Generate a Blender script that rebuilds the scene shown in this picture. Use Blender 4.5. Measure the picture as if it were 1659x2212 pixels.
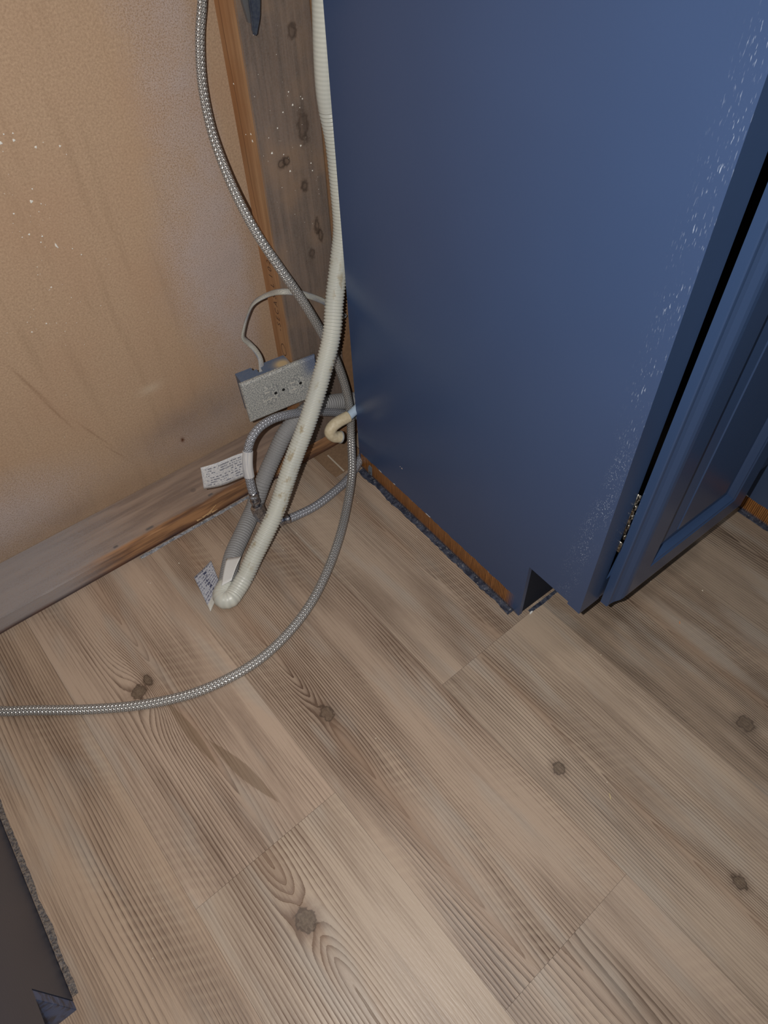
import bpy, bmesh, math, random
from mathutils import Vector, Matrix, Euler, noise
random.seed(7)
scene = bpy.context.scene
for o in list(bpy.data.objects): bpy.data.objects.remove(o)
col = scene.collection

# ---------------------------------------------------------------- camera
cam_d = bpy.data.cameras.new('camera'); cam = bpy.data.objects.new('camera', cam_d); col.objects.link(cam)
cam.location = (-.43477, -.21859, .83617)
cam.rotation_euler = (.69158, .02955, -.65982)
cam_d.sensor_fit = 'VERTICAL'; cam_d.sensor_height = 36; cam_d.lens = 1519.28/2212*36
cam_d.clip_start = .01
scene.camera = cam
# ---------------------------------------------------------------- light
w = bpy.data.worlds.new('world'); scene.world = w; w.use_nodes = True
w.node_tree.nodes['Background'].inputs[0].default_value = (1, .95, .90, 1)
w.node_tree.nodes['Background'].inputs[1].default_value = .16
def area(name, loc, target, size, power, color, shape='DISK'):
    l = bpy.data.lights.new(name, 'AREA'); l.shape = shape; l.size = size; l.energy = power; l.color = color
    o = bpy.data.objects.new(name, l); col.objects.link(o); o.location = loc
    o.rotation_euler = (Vector(target)-Vector(loc)).to_track_quat('-Z', 'Y').to_euler(); return o
cm = cam.rotation_euler.to_matrix()
fl = Vector(cam.location) + cm @ Vector((-.040, .010, 0))
flash = area('phone_flash', fl, fl + cm @ Vector((0, 0, -1)), .008, 5.9, (1, .965, .925))
area('ceiling_lamp', (.45, -.25, 2.36), (-.1, .2, 0), .35, 5.5, (1, .93, .84))
scene.view_settings.view_transform = 'Standard'; scene.view_settings.look = 'None'
scene.view_settings.exposure = 0; scene.view_settings.gamma = 1; scene.view_settings.use_curve_mapping = False

# ---------------------------------------------------------------- node helper
def srgb(r, g, b):
    f = lambda c: (c/255/12.92) if c/255 <= .04045 else ((c/255+.055)/1.055)**2.4
    return (f(r), f(g), f(b), 1)
class S:
    """a socket wrapped so that node maths can be written as expressions"""
    def __init__(s, t, sock): s.t = t; s.k = sock
    def _m(s, op, *a, clamp=False):
        n = s.t.nodes.new('ShaderNodeMath'); n.operation = op; n.use_clamp = clamp
        for i, v in enumerate((s,)+a):
            if isinstance(v, S): s.t.links.new(v.k, n.inputs[i])
            else: n.inputs[i].default_value = v
        return S(s.t, n.outputs[0])
    def __add__(s, o): return s._m('ADD', o)
    __radd__ = __add__
    def __mul__(s, o): return s._m('MULTIPLY', o)
    __rmul__ = __mul__
    def __sub__(s, o): return s._m('SUBTRACT', o)
    def __rsub__(s, o): return (s*-1)+o
    def __truediv__(s, o): return s._m('DIVIDE', o)
    def pw(s, o): return s._m('POWER', o)
    def exp(s): return s._m('EXPONENT')
    def frac(s): return s._m('FRACT')
    def sin(s): return s._m('SINE')
    def abs(s): return s._m('ABSOLUTE')
    def mx(s, o): return s._m('MAXIMUM', o)
    def mn(s, o): return s._m('MINIMUM', o)
    def gt(s, o): return s._m('GREATER_THAN', o)
    def clamp(s): return s._m('ADD', 0.0, clamp=True)
    def step(s, a, b):                       # smooth 0..1 between a and b
        n = s.t.nodes.new('ShaderNodeMapRange'); n.interpolation_type = 'SMOOTHSTEP'
        s.t.links.new(s.k, n.inputs[0]); inv = a > b
        n.inputs[1].default_value = min(a, b); n.inputs[2].default_value = max(a, b)
        n.inputs[3].default_value = 1 if inv else 0; n.inputs[4].default_value = 0 if inv else 1
        return S(s.t, n.outputs[0])
class M:
    def __init__(m, name, rough=.6, metal=0, spec=.5):
        m.m = bpy.data.materials.new(name); m.m.use_nodes = True; m.t = m.m.node_tree
        m.b = m.t.nodes['Principled BSDF']
        m.b.inputs['Roughness'].default_value = rough; m.b.inputs['Metallic'].default_value = metal
        m.b.inputs['Specular IOR Level'].default_value = spec
    def coord(m, kind='Object'):
        n = m.t.nodes.new('ShaderNodeTexCoord'); s = m.t.nodes.new('ShaderNodeSeparateXYZ')
        m.t.links.new(n.outputs[kind], s.inputs[0]); m.v = n.outputs[kind]
        return [S(m.t, s.outputs[i]) for i in range(3)]
    def vec(m, x, y, z=0.0):
        n = m.t.nodes.new('ShaderNodeCombineXYZ')
        for i, v in enumerate((x, y, z)):
            if isinstance(v, S): m.t.links.new(v.k, n.inputs[i])
            else: n.inputs[i].default_value = v
        return n.outputs[0]
    def noise(m, vec, scale=1, detail=2, rough=.5, dist=0):
        n = m.t.nodes.new('ShaderNodeTexNoise'); m.t.links.new(vec, n.inputs['Vector'])
        n.inputs['Scale'].default_value = scale; n.inputs['Detail'].default_value = detail
        n.inputs['Roughness'].default_value = rough; n.inputs['Distortion'].default_value = dist
        return S(m.t, n.outputs[0])
    def vor(m, vec, scale=1, feature='F1'):
        n = m.t.nodes.new('ShaderNodeTexVoronoi'); m.t.links.new(vec, n.inputs['Vector']); n.feature = feature
        n.inputs['Scale'].default_value = scale; return S(m.t, n.outputs['Distance'])
    def mix(m, f, a, b):
        n = m.t.nodes.new('ShaderNodeMix'); n.data_type = 'RGBA'
        for i, v in ((0, f), (6, a), (7, b)):
            if isinstance(v, S): m.t.links.new(v.k, n.inputs[i])
            elif hasattr(v, 'is_output'): m.t.links.new(v, n.inputs[i])
            else: n.inputs[i].default_value = v
        return n.outputs[2]
    def color(m, c):
        if hasattr(c, 'is_output'): m.t.links.new(c, m.b.inputs['Base Color'])
        else: m.b.inputs['Base Color'].default_value = c
        return m
    def rough(m, s): m.t.links.new(s.k, m.b.inputs['Roughness']); return m
    def bump(m, h, dist=.001, strength=1):
        n = m.t.nodes.new('ShaderNodeBump'); n.inputs['Distance'].default_value = dist
        n.inputs['Strength'].default_value = strength; m.t.links.new(h.k, n.inputs['Height'])
        m.t.links.new(n.outputs[0], m.b.inputs['Normal']); return m
def plain(name, c, rough=.6, metal=0, spec=.5, speck=0, scale=900, c2=None):
    m = M(name, rough, metal, spec)
    m.coord()
    n = m.noise(m.v, scale, 2)
    m.color(m.mix(n.step(.35, .65)*(speck if speck else .25), c, c2 or tuple(x*.75 for x in c[:3])+(1,)))
    return m.m

# ---------------------------------------------------------------- mesh helper
def obj(name, bm, mats, parent=None, smooth=False, loc=None):
    me = bpy.data.meshes.new(name); bm.normal_update(); bm.to_mesh(me); bm.free()
    for m in (mats if isinstance(mats, (list, tuple)) else [mats]): me.materials.append(m)
    if smooth:
        for p in me.polygons: p.use_smooth = True
    o = bpy.data.objects.new(name, me); col.objects.link(o)
    if parent: o.parent = parent
    return o
def empty(name, label, cat, group=None):
    o = bpy.data.objects.new(name, None); col.objects.link(o); o.empty_display_size = .02
    return tag(o, label, cat, group)
def tag(o, label, cat, group=None, kind=None):
    o['label'] = label; o['category'] = cat
    if group: o['group'] = group
    if kind: o['kind'] = kind
    return o
def struct(o): o['kind'] = 'structure'; return o
def box(bm, x0, x1, y0, y1, z0, z1, bev=0, mat=0):
    vs = [bm.verts.new((x, y, z)) for x in (x0, x1) for y in (y0, y1) for z in (z0, z1)]
    fs = [bm.faces.new([vs[i] for i in q]) for q in ((0,1,3,2), (4,6,7,5), (0,4,5,1), (2,3,7,6), (0,2,6,4), (1,5,7,3))]
    for f in fs: f.material_index = mat
    if bev: bmesh.ops.bevel(bm, geom=list({e for f in fs for e in f.edges}), offset=bev, segments=2, affect='EDGES', material=-1)
    return fs
def prism(bm, pts, axis, a0, a1, mat=0):     # pts: outline in the two other axes
    def P(p, a):
        q = list(p); q.insert(axis, a); return q
    A = [bm.verts.new(P(p, a0)) for p in pts]; B = [bm.verts.new(P(p, a1)) for p in pts]
    n = len(pts); fs = [bm.faces.new(A), bm.faces.new(B[::-1])]
    for i in range(n): fs.append(bm.faces.new((A[i], A[(i+1) % n], B[(i+1) % n], B[i])))
    for f in fs: f.material_index = mat
    bmesh.ops.recalc_face_normals(bm, faces=fs)
    return fs
def cat(pts, step):                          # Catmull-Rom curve resampled at an even step
    P = [Vector(p) for p in pts]; P = [2*P[0]-P[1]] + P + [2*P[-1]-P[-2]]; out = []
    for i in range(1, len(P)-2):
        a, b, c, d = P[i-1:i+3]
        t0 = 0; t1 = (b-a).length**.5; t2 = t1+(c-b).length**.5; t3 = t2+(d-c).length**.5
        for k in range(40):
            t = t1+(t2-t1)*k/40
            A1 = a*(t1-t)/(t1-t0)+b*(t-t0)/(t1-t0); A2 = b*(t2-t)/(t2-t1)+c*(t-t1)/(t2-t1); A3 = c*(t3-t)/(t3-t2)+d*(t-t2)/(t3-t2)
            B1 = A1*(t2-t)/(t2-t0)+A2*(t-t0)/(t2-t0); B2 = A2*(t3-t)/(t3-t1)+A3*(t-t1)/(t3-t1)
            out.append(B1*(t2-t)/(t2-t1)+B2*(t-t1)/(t2-t1))
    out.append(P[-2])
    for _ in range(3):                       # relax small kinks
        out = [out[0]]+[(out[i-1]+out[i]*2+out[i+1])/4 for i in range(1, len(out)-1)]+[out[-1]]
    L = [0]
    for i in range(1, len(out)): L.append(L[-1]+(out[i]-out[i-1]).length)
    n = max(2, int(L[-1]/step)); res = []; j = 0
    for k in range(n+1):
        s = L[-1]*k/n
        while j < len(L)-2 and L[j+1] < s: j += 1
        f = (s-L[j])/max(1e-9, L[j+1]-L[j]); res.append(out[j].lerp(out[j+1], f))
    return res, L[-1]
def tube(pts, rad, step=.001, seg=24, caps=True, flat=None, twist=None):
    """swept tube; rad(s, L) gives the radius, uv = (angle 0..1, length in metres)"""
    P, L = cat(pts, step); bm = bmesh.new(); uv = bm.loops.layers.uv.new('uv'); n = len(P)
    T = [(P[min(i+1, n-1)]-P[max(i-1, 0)]).normalized() for i in range(n)]
    N = T[0].cross(Vector((0, 0, 1)) if abs(T[0].z) < .9 else Vector((1, 0, 0))).normalized(); rings = []
    for i in range(n):
        N = (N-T[i]*N.dot(T[i])).normalized(); Bn = T[i].cross(N); s = L*i/(n-1)
        r = rad(s, L) if callable(rad) else rad; ring = []
        for k in range(seg):
            a = 2*math.pi*k/seg; ca, sa = math.cos(a), math.sin(a)*(flat or 1)
            if twist: tw = twist(s/L); ca, sa = ca*math.cos(tw)-sa*math.sin(tw), ca*math.sin(tw)+sa*math.cos(tw)
            ring.append(bm.verts.new(P[i]+(N*ca+Bn*sa)*r))
        rings.append(ring)
    for i in range(n-1):
        for k in range(seg):
            f = bm.faces.new((rings[i][k], rings[i][(k+1) % seg], rings[i+1][(k+1) % seg], rings[i+1][k]))
            s0, s1 = L*i/(n-1), L*(i+1)/(n-1)
            for l, (u, v) in zip(f.loops, ((k/seg, s0), ((k+1)/seg, s0), ((k+1)/seg, s1), (k/seg, s1))): l[uv].uv = (u, v)
    if caps: bm.faces.new(rings[0][::-1]); bm.faces.new(rings[-1])
    bmesh.ops.recalc_face_normals(bm, faces=bm.faces)
    return bm
# ---------------------------------------------------------------- hose centre lines (metres)
white = [(0.0240, 0.475, 1.05), (0.0240, 0.475, 0.85), (0.0234, 0.475, 0.6522), (0.021, 0.475, 0.6268), (0.0157, 0.475, 0.5452), (0.0217, 0.475, 0.4962), (0.0218, 0.473, 0.4446), (0.0186, 0.47, 0.3892), (0.0090, 0.4680, 0.3568), (-0.0135, 0.4540, 0.3125), (-0.0329, 0.437, 0.2807), (-0.0598, 0.425, 0.2412), (-0.0986, 0.41, 0.192), (-0.141, 0.4, 0.1382), (-0.1844, 0.385, 0.0857), (-0.2118, 0.375, 0.0652), (-0.2396, 0.368, 0.0418), (-0.2669, 0.3588, 0.02), (-0.2873, 0.3505, 0.014)]
gray = [(-0.2959, 0.3539, 0.0135), (-0.2894, 0.3705, 0.0135), (-0.2574, 0.409, 0.0135), (-0.2245, 0.4348, 0.016), (-0.1911, 0.4591, 0.022), (-0.1617, 0.468, 0.0566), (-0.1289, 0.483, 0.078), (-0.0976, 0.488, 0.108), (-0.0641, 0.492, 0.1201), (-0.0295, 0.4956, 0.1146), (0.0089, 0.4958, 0.1005), (0.0485, 0.4958, 0.0815)]
long = [(-0.0460, 0.581, 1.05), (-0.0475, 0.581, 0.85), (-0.0523, 0.58, 0.6476), (-0.0584, 0.58, 0.6218), (-0.069, 0.58, 0.5912), (-0.0794, 0.575, 0.551), (-0.0847, 0.565, 0.5103), (-0.0861, 0.55, 0.4776), (-0.0855, 0.53, 0.4445), (-0.0809, 0.505, 0.4074), (-0.0696, 0.482, 0.3679), (-0.0521, 0.472, 0.3232), (-0.0326, 0.468, 0.2707), (-0.0159, 0.465, 0.2181), (-0.0039, 0.464, 0.1622), (0.0010, 0.4628, 0.1055), (-0.0062, 0.456, 0.0603), (-0.0346, 0.418, 0.0318), (-0.0748, 0.376, 0.022), (-0.1194, 0.3342, 0.02), (-0.1645, 0.2999, 0.016), (-0.2155, 0.2699, 0.012), (-0.2652, 0.2527, 0.0075), (-0.3142, 0.2441, 0.0067), (-0.3616, 0.2465, 0.0067), (-0.4092, 0.2576, 0.0067), (-0.4618, 0.282, 0.0067), (-0.5152, 0.3167, 0.0067), (-0.5713, 0.3598, 0.0067), (-0.6174, 0.3981, 0.0067), (-0.6350, 0.4450, 0.0067)]
loop = [(0.0485, 0.4762, 0.0572), (0.0219, 0.4762, 0.0759), (-0.0089, 0.4762, 0.1001), (-0.0396, 0.4735, 0.1217), (-0.0742, 0.465, 0.1468), (-0.1018, 0.462, 0.1614), (-0.1277, 0.462, 0.1679), (-0.15, 0.46, 0.1678), (-0.1676, 0.455, 0.162), (-0.1803, 0.45, 0.1471), (-0.1873, 0.445, 0.1279), (-0.1926, 0.438, 0.104), (-0.1957, 0.43, 0.0784)]
loopnut = [(-0.1957, 0.43, 0.0784), (-0.1968, 0.427, 0.0665), (-0.1978, 0.424, 0.0544), (-0.196, 0.42, 0.0397), (-0.1901, 0.414, 0.0311), (-0.1737, 0.4185, 0.016)]
lower = [(-0.1737, 0.4185, 0.016), (-0.1585, 0.4173, 0.012), (-0.1429, 0.416, 0.01), (-0.1097, 0.4149, 0.008), (-0.0708, 0.4205, 0.0075), (-0.0354, 0.4296, 0.0075), (-0.0076, 0.4419, 0.012), (0.0191, 0.4545, 0.02)]
elbow = [(0.0304, 0.4520, 0.1290), (0.0054, 0.4505, 0.1182), (-0.0122, 0.448, 0.1145), (-0.0312, 0.449, 0.1135), (-0.0417, 0.449, 0.1103), (-0.0474, 0.448, 0.1031), (-0.0422, 0.446, 0.0927), (-0.0329, 0.444, 0.0875)]
cable = [(-0.1039, 0.525, 0.1894), (-0.0995, 0.53, 0.1965), (-0.0935, 0.54, 0.208), (-0.0957, 0.545, 0.2208), (-0.1009, 0.55, 0.2324), (-0.1078, 0.55, 0.2459), (-0.1037, 0.55, 0.2585), (-0.0954, 0.55, 0.2735), (-0.0865, 0.54, 0.2965), (-0.0701, 0.525, 0.3104), (-0.0611, 0.502, 0.3222), (-0.0439, 0.497, 0.316), (-0.025, 0.495, 0.3035), (-0.0046, 0.495, 0.2862), (0.0127, 0.495, 0.2668), (0.0268, 0.495, 0.2477)]
tag_loop = [(-0.2487, 0.455, 0.1565), (-0.2547, 0.452, 0.1204), (-0.2169, 0.447, 0.1066), (-0.1891, 0.441, 0.1087), (-0.1804, 0.449, 0.1461), (-0.2044, 0.452, 0.1493)]
tag_floor = [(-0.3195, 0.4153, 0.004), (-0.328, 0.353, 0.001), (-0.2951, 0.352, 0.002), (-0.2747, 0.4018, 0.01), (-0.2673, 0.3634, 0.03), (-0.2873, 0.3546, 0.03)]
tool = [(-0.0626, 0.49, 0.639), (-0.044, 0.49, 0.6357), (-0.0606, 0.49, 0.6221), (-0.0497, 0.49, 0.62), (-0.0554, 0.49, 0.6096)]
# ================================================================ FLOOR
TA = -.0382; W = .18629; X2 = -.14534
def xy(v, u):                                # plank frame (across, along) -> world
    x = (v+TA*u)/(1+TA*TA); return x, (u-TA*x)
def board_mat(name, light, dark, freq=235, knots=(), dots=(), seed=0, streaks=(), cath=None, linea=.75, hatch=.5, spread=1):
    m = M(name, .36, 0, .42); v, u, _ = m.coord('UV'); freq = freq*1.28
    V = m.vec(v, u, seed*1.0)
    big = m.noise(m.vec(v*7, u*1.6, seed*3.1), 1, 2)
    wob = m.noise(m.vec(v*22, u*5, seed*2.3), 1, 2)
    if cath:                                 # nested arches along an axis, spaced 1/k apart
        vc, kk, cw = cath; dv = v-vc+(wob-.5)*.006; core = ((dv*dv)*(-1/(cw*cw))).exp()
        f = (dv*dv+.0025**2)._m('SQRT')*freq+u*core*kk+(big-.5)*5+(wob-.5)*1.1
    else: f = v*freq+(big-.5)*6+(wob-.5)*.9; core = None
    for (kv, ku, sv, su, A) in knots:        # ring figure round each knot or cathedral
        a = (v-kv)*(1/sv); b = (u-ku)*(1/su)
        f = f+((a*a+b*b)*-1).exp()*(A*freq)
    fine = m.noise(m.vec(v*1500, u*55, seed), 1, 2, .6)
    f = f+(fine-.5)*.22
    saw = f.frac(); line = saw.pw(2.6)*(1-saw.step(.93, 1.0))
    wide = (f*.21).sin()*.5+.5               # groups of rings heavier than others
    lowf = m.noise(m.vec(v*16, u*3.2, seed*5.7), 1, 2, .55)
    amp = (wide*.45+.45)*lowf.step(.28, .60)
    if core: amp = (amp+core*.40).mn(1.25)
    tone = m.noise(m.vec(v*26, u*4.0, seed*1.9+4), 1, 3, .55)
    pin = m.noise(m.vec(v*620, u*5, seed*1.3), 1, 1)
    ln = (line*amp*1.25*linea+(fine-.5)*.50+(pin-.5)*.70+(tone-.5)*1.75*spread+.14).clamp()
    c = m.mix(ln, light, dark)
    if core:                                 # smooth warm heartwood inside the arches
        c2 = ((dv*dv)*(-1/(cw*cw*.22))).exp()*m.noise(m.vec(v*9, u*4, seed+31.0), 1, 1).step(.40, .55)
        c = m.mix(c2*.45, c, tuple(light[i]*.72 if i == 0 else light[i]*.62 if i == 1 else light[i]*.55 for i in range(3))+(1,))
    gn = m.noise(m.vec(v*30, u*6, seed+9.0), 1, 2)
    c = m.mix(gn.step(.50, .72)*.45, c, m.mix(line*.5, srgb(166, 158, 148), srgb(120, 110, 100)))
    # faint saw marks slanting across the grain in the pale zones
    hz = ((v*260+u*470+(wob-.5)*7).sin()*.5+.5).pw(2)*m.noise(m.vec(v*14, u*5, seed+20), 1, 1).step(.52, .68)
    c = m.mix(hz*(.22*hatch), c, srgb(196, 178, 154))
    for (sv_, su_, wv, wu, skew) in streaks:
        a = ((v-sv_)+(u-su_)*skew)/wv; b = (u-su_)/wu
        d = a.abs()+b.abs().pw(1.6)+(fine-.5)*.45
        c = m.mix(d.step(1.05, .90)*.60, c, srgb(112, 92, 72))
    for (kv, ku, r, el, dk) in dots:
        a = (v-kv)*(1/r); b = (u-ku)*(1/(r*el)); d = (a*a+b*b)._m('SQRT')+(m.noise(m.vec(v*170, u*170, seed), 1, 3)-.5)*1.5
        rg = (d*9).sin()*.5+.5
        c = m.mix(d.step(2.6, .9)*.45, c, dark)
        c = m.mix((d-1.0).abs().step(.35, .05)*.75, c, srgb(66, 52, 42))
        kf = m.noise(m.vec(v*260, u*260, seed+3), 1, 3, .7)
        c = m.mix(d.step(1.05, .75)*dk, c, m.mix((kf*1.3+rg*.3-.3).clamp(), srgb(70, 56, 44), srgb(122, 106, 90)))
    m.color(c)
    m.rough(line*.16+.40)
    grain = m.noise(m.vec(v*900, u*120, seed+2), 1, 2)
    m.bump(((1-line)*amp)*.6+grain*.35+fine*.25, .00045, 1)
    return m.m
LT = srgb(176, 155, 137); DK = srgb(102, 82, 68)
board = {
 'a': board_mat('plank_far_left', srgb(170,148,128), DK, 235, [(-.63, .1, .05, .5, .03)], seed=3, linea=1.0),
 'b': board_mat('plank_with_paired_knots', LT, DK, 165, [(-.440, .320, .020, .060, .030)],
        [(-.448, .3225, .0080, 1.1, .85), (-.431, .330, .0042, 1.9, .75)], 5, [(-.4235, .232, .0065, .060, .06), (-.400, .150, .008, .060, .2)], (-.418, -11, .026), linea=.9),
 'c': board_mat('plank_with_eye_knot', srgb(176,158,140), srgb(108,86,70), 165, [(-.4325, -.024, .0150, .040, .020)],
        [(-.4345, -.026, .0092, 1.15, .9)], 8, (), (-.432, 6, .030), linea=.95),
 'd': board_mat('plank_of_long_cathedrals', srgb(168,148,130), srgb(94,74,60), 200, [(-.284, .150, .012, .040, .010)],
        [(-.2805, .142, .0066, 1.5, .6)], 11, (), (-.285, -15, .024), linea=1.0, hatch=.7),
 'e': board_mat('plank_near_edge', srgb(171,152,135), srgb(104,86,72), 190, (), (), 14, (), (-.248, -12, .022), linea=.85),
 'f': board_mat('plank_beside_cabinet', srgb(173,154,136), srgb(102,84,70), 235, (), (), 17, (), (-.040, -9, .022), linea=.85, hatch=.5),
 'g': board_mat('plank_with_small_knots', srgb(171,153,135), srgb(98,80,67), 215, (),
        [(-.114, -.092, .0060, 1.1, .75), (-.061, -.296, .0058, 1.2, .75)], 21, (), (-.080, 11, .016), linea=.9, hatch=.4, spread=.9),
 'h': board_mat('plank_with_arrow_grain', srgb(154,135,117), srgb(76,63,53), 235, (),
        [(.099, -.203, .0080, 1.1, .85)], 26, (), (.138, 16, .018), linea=1.1, hatch=.2),
 'i': board_mat('plank_at_far_right', srgb(152,135,118), srgb(82,69,58), 215, (), (), 31, (), (.336, -13, .03), linea=1.0, hatch=.2),
}
gapm = plain('floor_seam_dark', srgb(58, 48, 40), .9)
subm = plain('old_subfloor_brown', srgb(134, 108, 84), .8, speck=.6, scale=300)
bm = bmesh.new(); uvl = bm.loops.layers.uv.new('uv'); fm = [gapm, subm]
def plank(key, v0, v1, u0, u1, g=.00010):
    fm.append(board[key]); mi = len(fm)-1
    cs = [(v0+g, u0+g), (v1-g, u0+g), (v1-g, u1-g), (v0+g, u1-g)]
    top = [bm.verts.new((*xy(*c), 0)) for c in cs]; bot = [bm.verts.new((*xy(*c), -.004)) for c in cs]
    f = bm.faces.new(top); f.material_index = mi
    for l, c in zip(f.loops, cs): l[uvl].uv = c
    for i in range(4):
        s = bm.faces.new((top[i], bot[i], bot[(i+1) % 4], top[(i+1) % 4])); s.material_index = 0
k = lambda n: X2+n*W
plank('a', k(-3), k(-2), -1.4, .8); plank('c', k(-4), k(-3), -1.4, .8)
plank('b', k(-2), k(-1), .0578, .8); plank('c', k(-2), k(-1), -1.4, .0578)
plank('d', k(-1), k(0), -.2138, .8); plank('e', k(-1), k(0), -1.4, -.2138)
plank('f', k(0), -.029, .0754, .8); plank('f', -.029, k(1), .0754, .452); plank('g', k(0), k(1), -1.4, .0754)
plank('h', k(1), k(2), -1.4, .8); plank('i', k(2), k(3), -1.4, .8)
for n_ in range(3, 6): plank('h' if n_ % 2 else 'a', k(n_), k(n_+1), -1.4, .8)
plank('a', k(-5), k(-4), -1.4, .8)
fs = box(bm, -1.15, 1.05, -1.45, .80, -.03, -.0021)
sub = [bm.verts.new((*xy(*c), -.0018)) for c in ((-.0285, .4525), (.19, .4525), (.19, .8), (-.0285, .8))]
bm.faces.new(sub).material_index = 1
for f in bm.faces:
    if abs(f.normal.z) > .9 and f.normal.z < 0 and f.calc_center_median().z > -.01 and f.material_index: f.normal_flip()
floor = struct(obj('floor', bm, fm))

# ================================================================ WALL
TW = math.atan(.00914)
m = M('bare_wallboard_paper', .85, 0, .25); x, y, z = m.coord()
fibre = m.noise(m.v, 420, 3, .65); blot = m.noise(m.v, 9, 3); soft = m.noise(m.v, 26, 2)
streak = m.noise(m.vec(x*60, z*5, 0.0), 1, 2)
c = m.mix((fibre-.30)*1.2, srgb(160, 134, 110), srgb(214, 184, 154))
c = m.mix(blot.step(.4, .7)*.30, c, srgb(172, 138, 112)); c = m.mix(streak.step(.5, .75)*.15, c, srgb(128, 104, 80))
spray = m.noise(m.v, 640, 3, .75)
# paint overspray: a band beside the studs, a cloud over the plate on the left and one under the outlet
band = x.step(-.185, -.075)*(1-x.step(-.075, -.04))*(soft*.6+.55)*z.step(.06, .20)
def cloud(cx, cz, rx, rz):
    a = (x-cx)*(1/rx); b = (z-cz)*(1/rz); return ((a*a+b*b)*-1).exp()
low_cl = cloud(-.50, .10, .12, .06)*1.1+cloud(-.17, .09, .10, .05)*.75+cloud(-.10, .33, .07, .10)*.7
ov = (band*.85+low_cl)*(.45+soft*.9)
ovm = (ov*1.0+(spray-.5)*3.2*ov.step(.02, .4)-.10).clamp()
c = m.mix(ovm*.80, c, srgb(186, 172, 168))
c = m.mix((spray.step(.50, .38)*ov.step(.05, .4))*.35, c, srgb(92, 80, 72))
low_dark = cloud(-.19, .115, .10, .035)*.8+z.step(.075, .03)*.45+cloud(-.36, .06, .2, .03)*.4  # wall tone darker towards its foot and low beside the outlet
c = m.mix((low_dark*(soft*.8+.3)).clamp()*.6, c, srgb(92, 76, 64))
for (sx, sz, rx, rz, sk) in ((-.374, .275, .0022, .035, .30), (-.362, .225, .0016, .03, .3), (-.330, .165, .0015, .028, .45), (-.3145, .120, .0015, .018, .5)):
    a = ((x-sx)+(z-sz)*sk)*(1/rx); b = (z-sz)*(1/rz)
    c = m.mix((((a*a+b*b)*-1).exp()*(streak+.2)).clamp()*.42, c, srgb(104, 72, 46))
c = m.mix(cloud(-.2165, .083, .0028, .0045), c, srgb(88, 50, 28))
c = m.mix(cloud(-.236, .196, .016, .007)*.5, c, srgb(196, 178, 156))
m.color(c); m.bump(fibre*.6+spray*ov*1.2+blot*2, .0006, 1)
bm = bmesh.new(); box(bm, -1.05, .62, .5999, .614, 0, 2.3995)
wall = struct(obj('wall_back', bm, m.m)); wall.rotation_euler.z = 0
def rot_wall(o): o.rotation_euler.z = TW
rot_wall(wall)
spk = plain('white_paint_spatter', srgb(226, 224, 216), .5)
def blob(bm, c, n, r, h, stretch=1, ang=0):  # small raised drop on a surface facing n
    n = Vector(n); t = n.orthogonal().normalized(); b = n.cross(t); c = Vector(c)
    t, b = t*math.cos(ang)+b*math.sin(ang), b*math.cos(ang)-t*math.sin(ang)
    R = [[bm.verts.new(c+(t*math.cos(a)*stretch+b*math.sin(a))*r*q*(1+.25*math.sin(3*a+c.x*900))+n*hh) for a in [2*math.pi*i/9 for i in range(9)]] for q, hh in ((1, 0), (.7, h*.7))]
    for i in range(9): bm.faces.new((R[0][i], R[0][(i+1) % 9], R[1][(i+1) % 9], R[1][i]))
    top = bm.verts.new(c+n*h)
    for i in range(9): bm.faces.new((R[1][i], R[1][(i+1) % 9], top))
SPW = [(-.2895,.5548,9),(-.2759,.5477,6),(-.2905,.5424,11),(-.2846,.5492,6),(-.2777,.5415,10),(-.26,.5298,9),(-.2364,.5241,8),(-.233,.5147,4),(-.2795,.4928,6),(-.2854,.4812,12),(-.2769,.4759,5),(-.2823,.4689,4),(-.3071,.4752,7),(-.3092,.4493,5),(-.3013,.4497,8),(-.2893,.4432,7),(-.2932,.4375,6),(-.2637,.4187,5),(-.2568,.4086,6),(-.3107,.4044,4),(-.3077,.413,4),(-.3027,.385,7),(-.2863,.3644,4),(-.325,.3454,7),(-.344,.3423,7),(-.3438,.3559,4),(-.3141,.3411,4),(-.3091,.3268,4),(-.2576,.3404,4)]
bm = bmesh.new()
for a, b, r in SPW: blob(bm, (a, .59985, b), (0, -1, 0), r*.00014, .0004)
blob(bm, (-.2791, .59985, .4280), (0, -1, 0), .0011, .0005, 3.0, 1.0)
for i in range(70): blob(bm, (random.gauss(-.30, .035), .59985, random.gauss(.41, .09)), (0, -1, 0), random.uniform(.00018, .0005), .0002)
o = obj('paint_spatter', bm, spk, wall); o['kind'] = 'stuff'

# ---- bottom plate
m = M('plate_lumber', .75, 0, .3); x, y, z = m.coord()
g = m.noise(m.vec(x*9, y*90, z*90), 1, 3, .6); sp = m.noise(m.v, 640, 3, .75); bl = m.noise(m.v, 22, 3)
c = m.mix(g.step(.3, .7), srgb(158, 134, 114), srgb(122, 100, 84))
grey = (x.step(-.30, -.50)*.75+.26)*(bl*.6+.6)
c = m.mix((grey*1.1+(sp-.5)*2.6*grey).clamp()*.85, c, srgb(148, 143, 144))
edge = (y-.508)*1.0+(bl-.5)*.010
raw = edge.step(.011, .004)*x.step(-.47, -.36)*(1-x.step(-.05, .2)*.4)
rawc = m.mix(g.step(.35, .62), srgb(168, 122, 80), srgb(104, 70, 46))
c = m.mix(raw*.85, c, rawc)
dk = (y-.520).abs().step(.0035, .0005)*m.noise(m.vec(x*38, 0.0, 3.0), 1, 1).step(.60, .66)
c = m.mix(dk*.8, c, srgb(84, 82, 84))
kn = (((x+.2415)*(x+.2415)+(y-.545)*(y-.545))._m('SQRT')).step(.0052, .0030)
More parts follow.
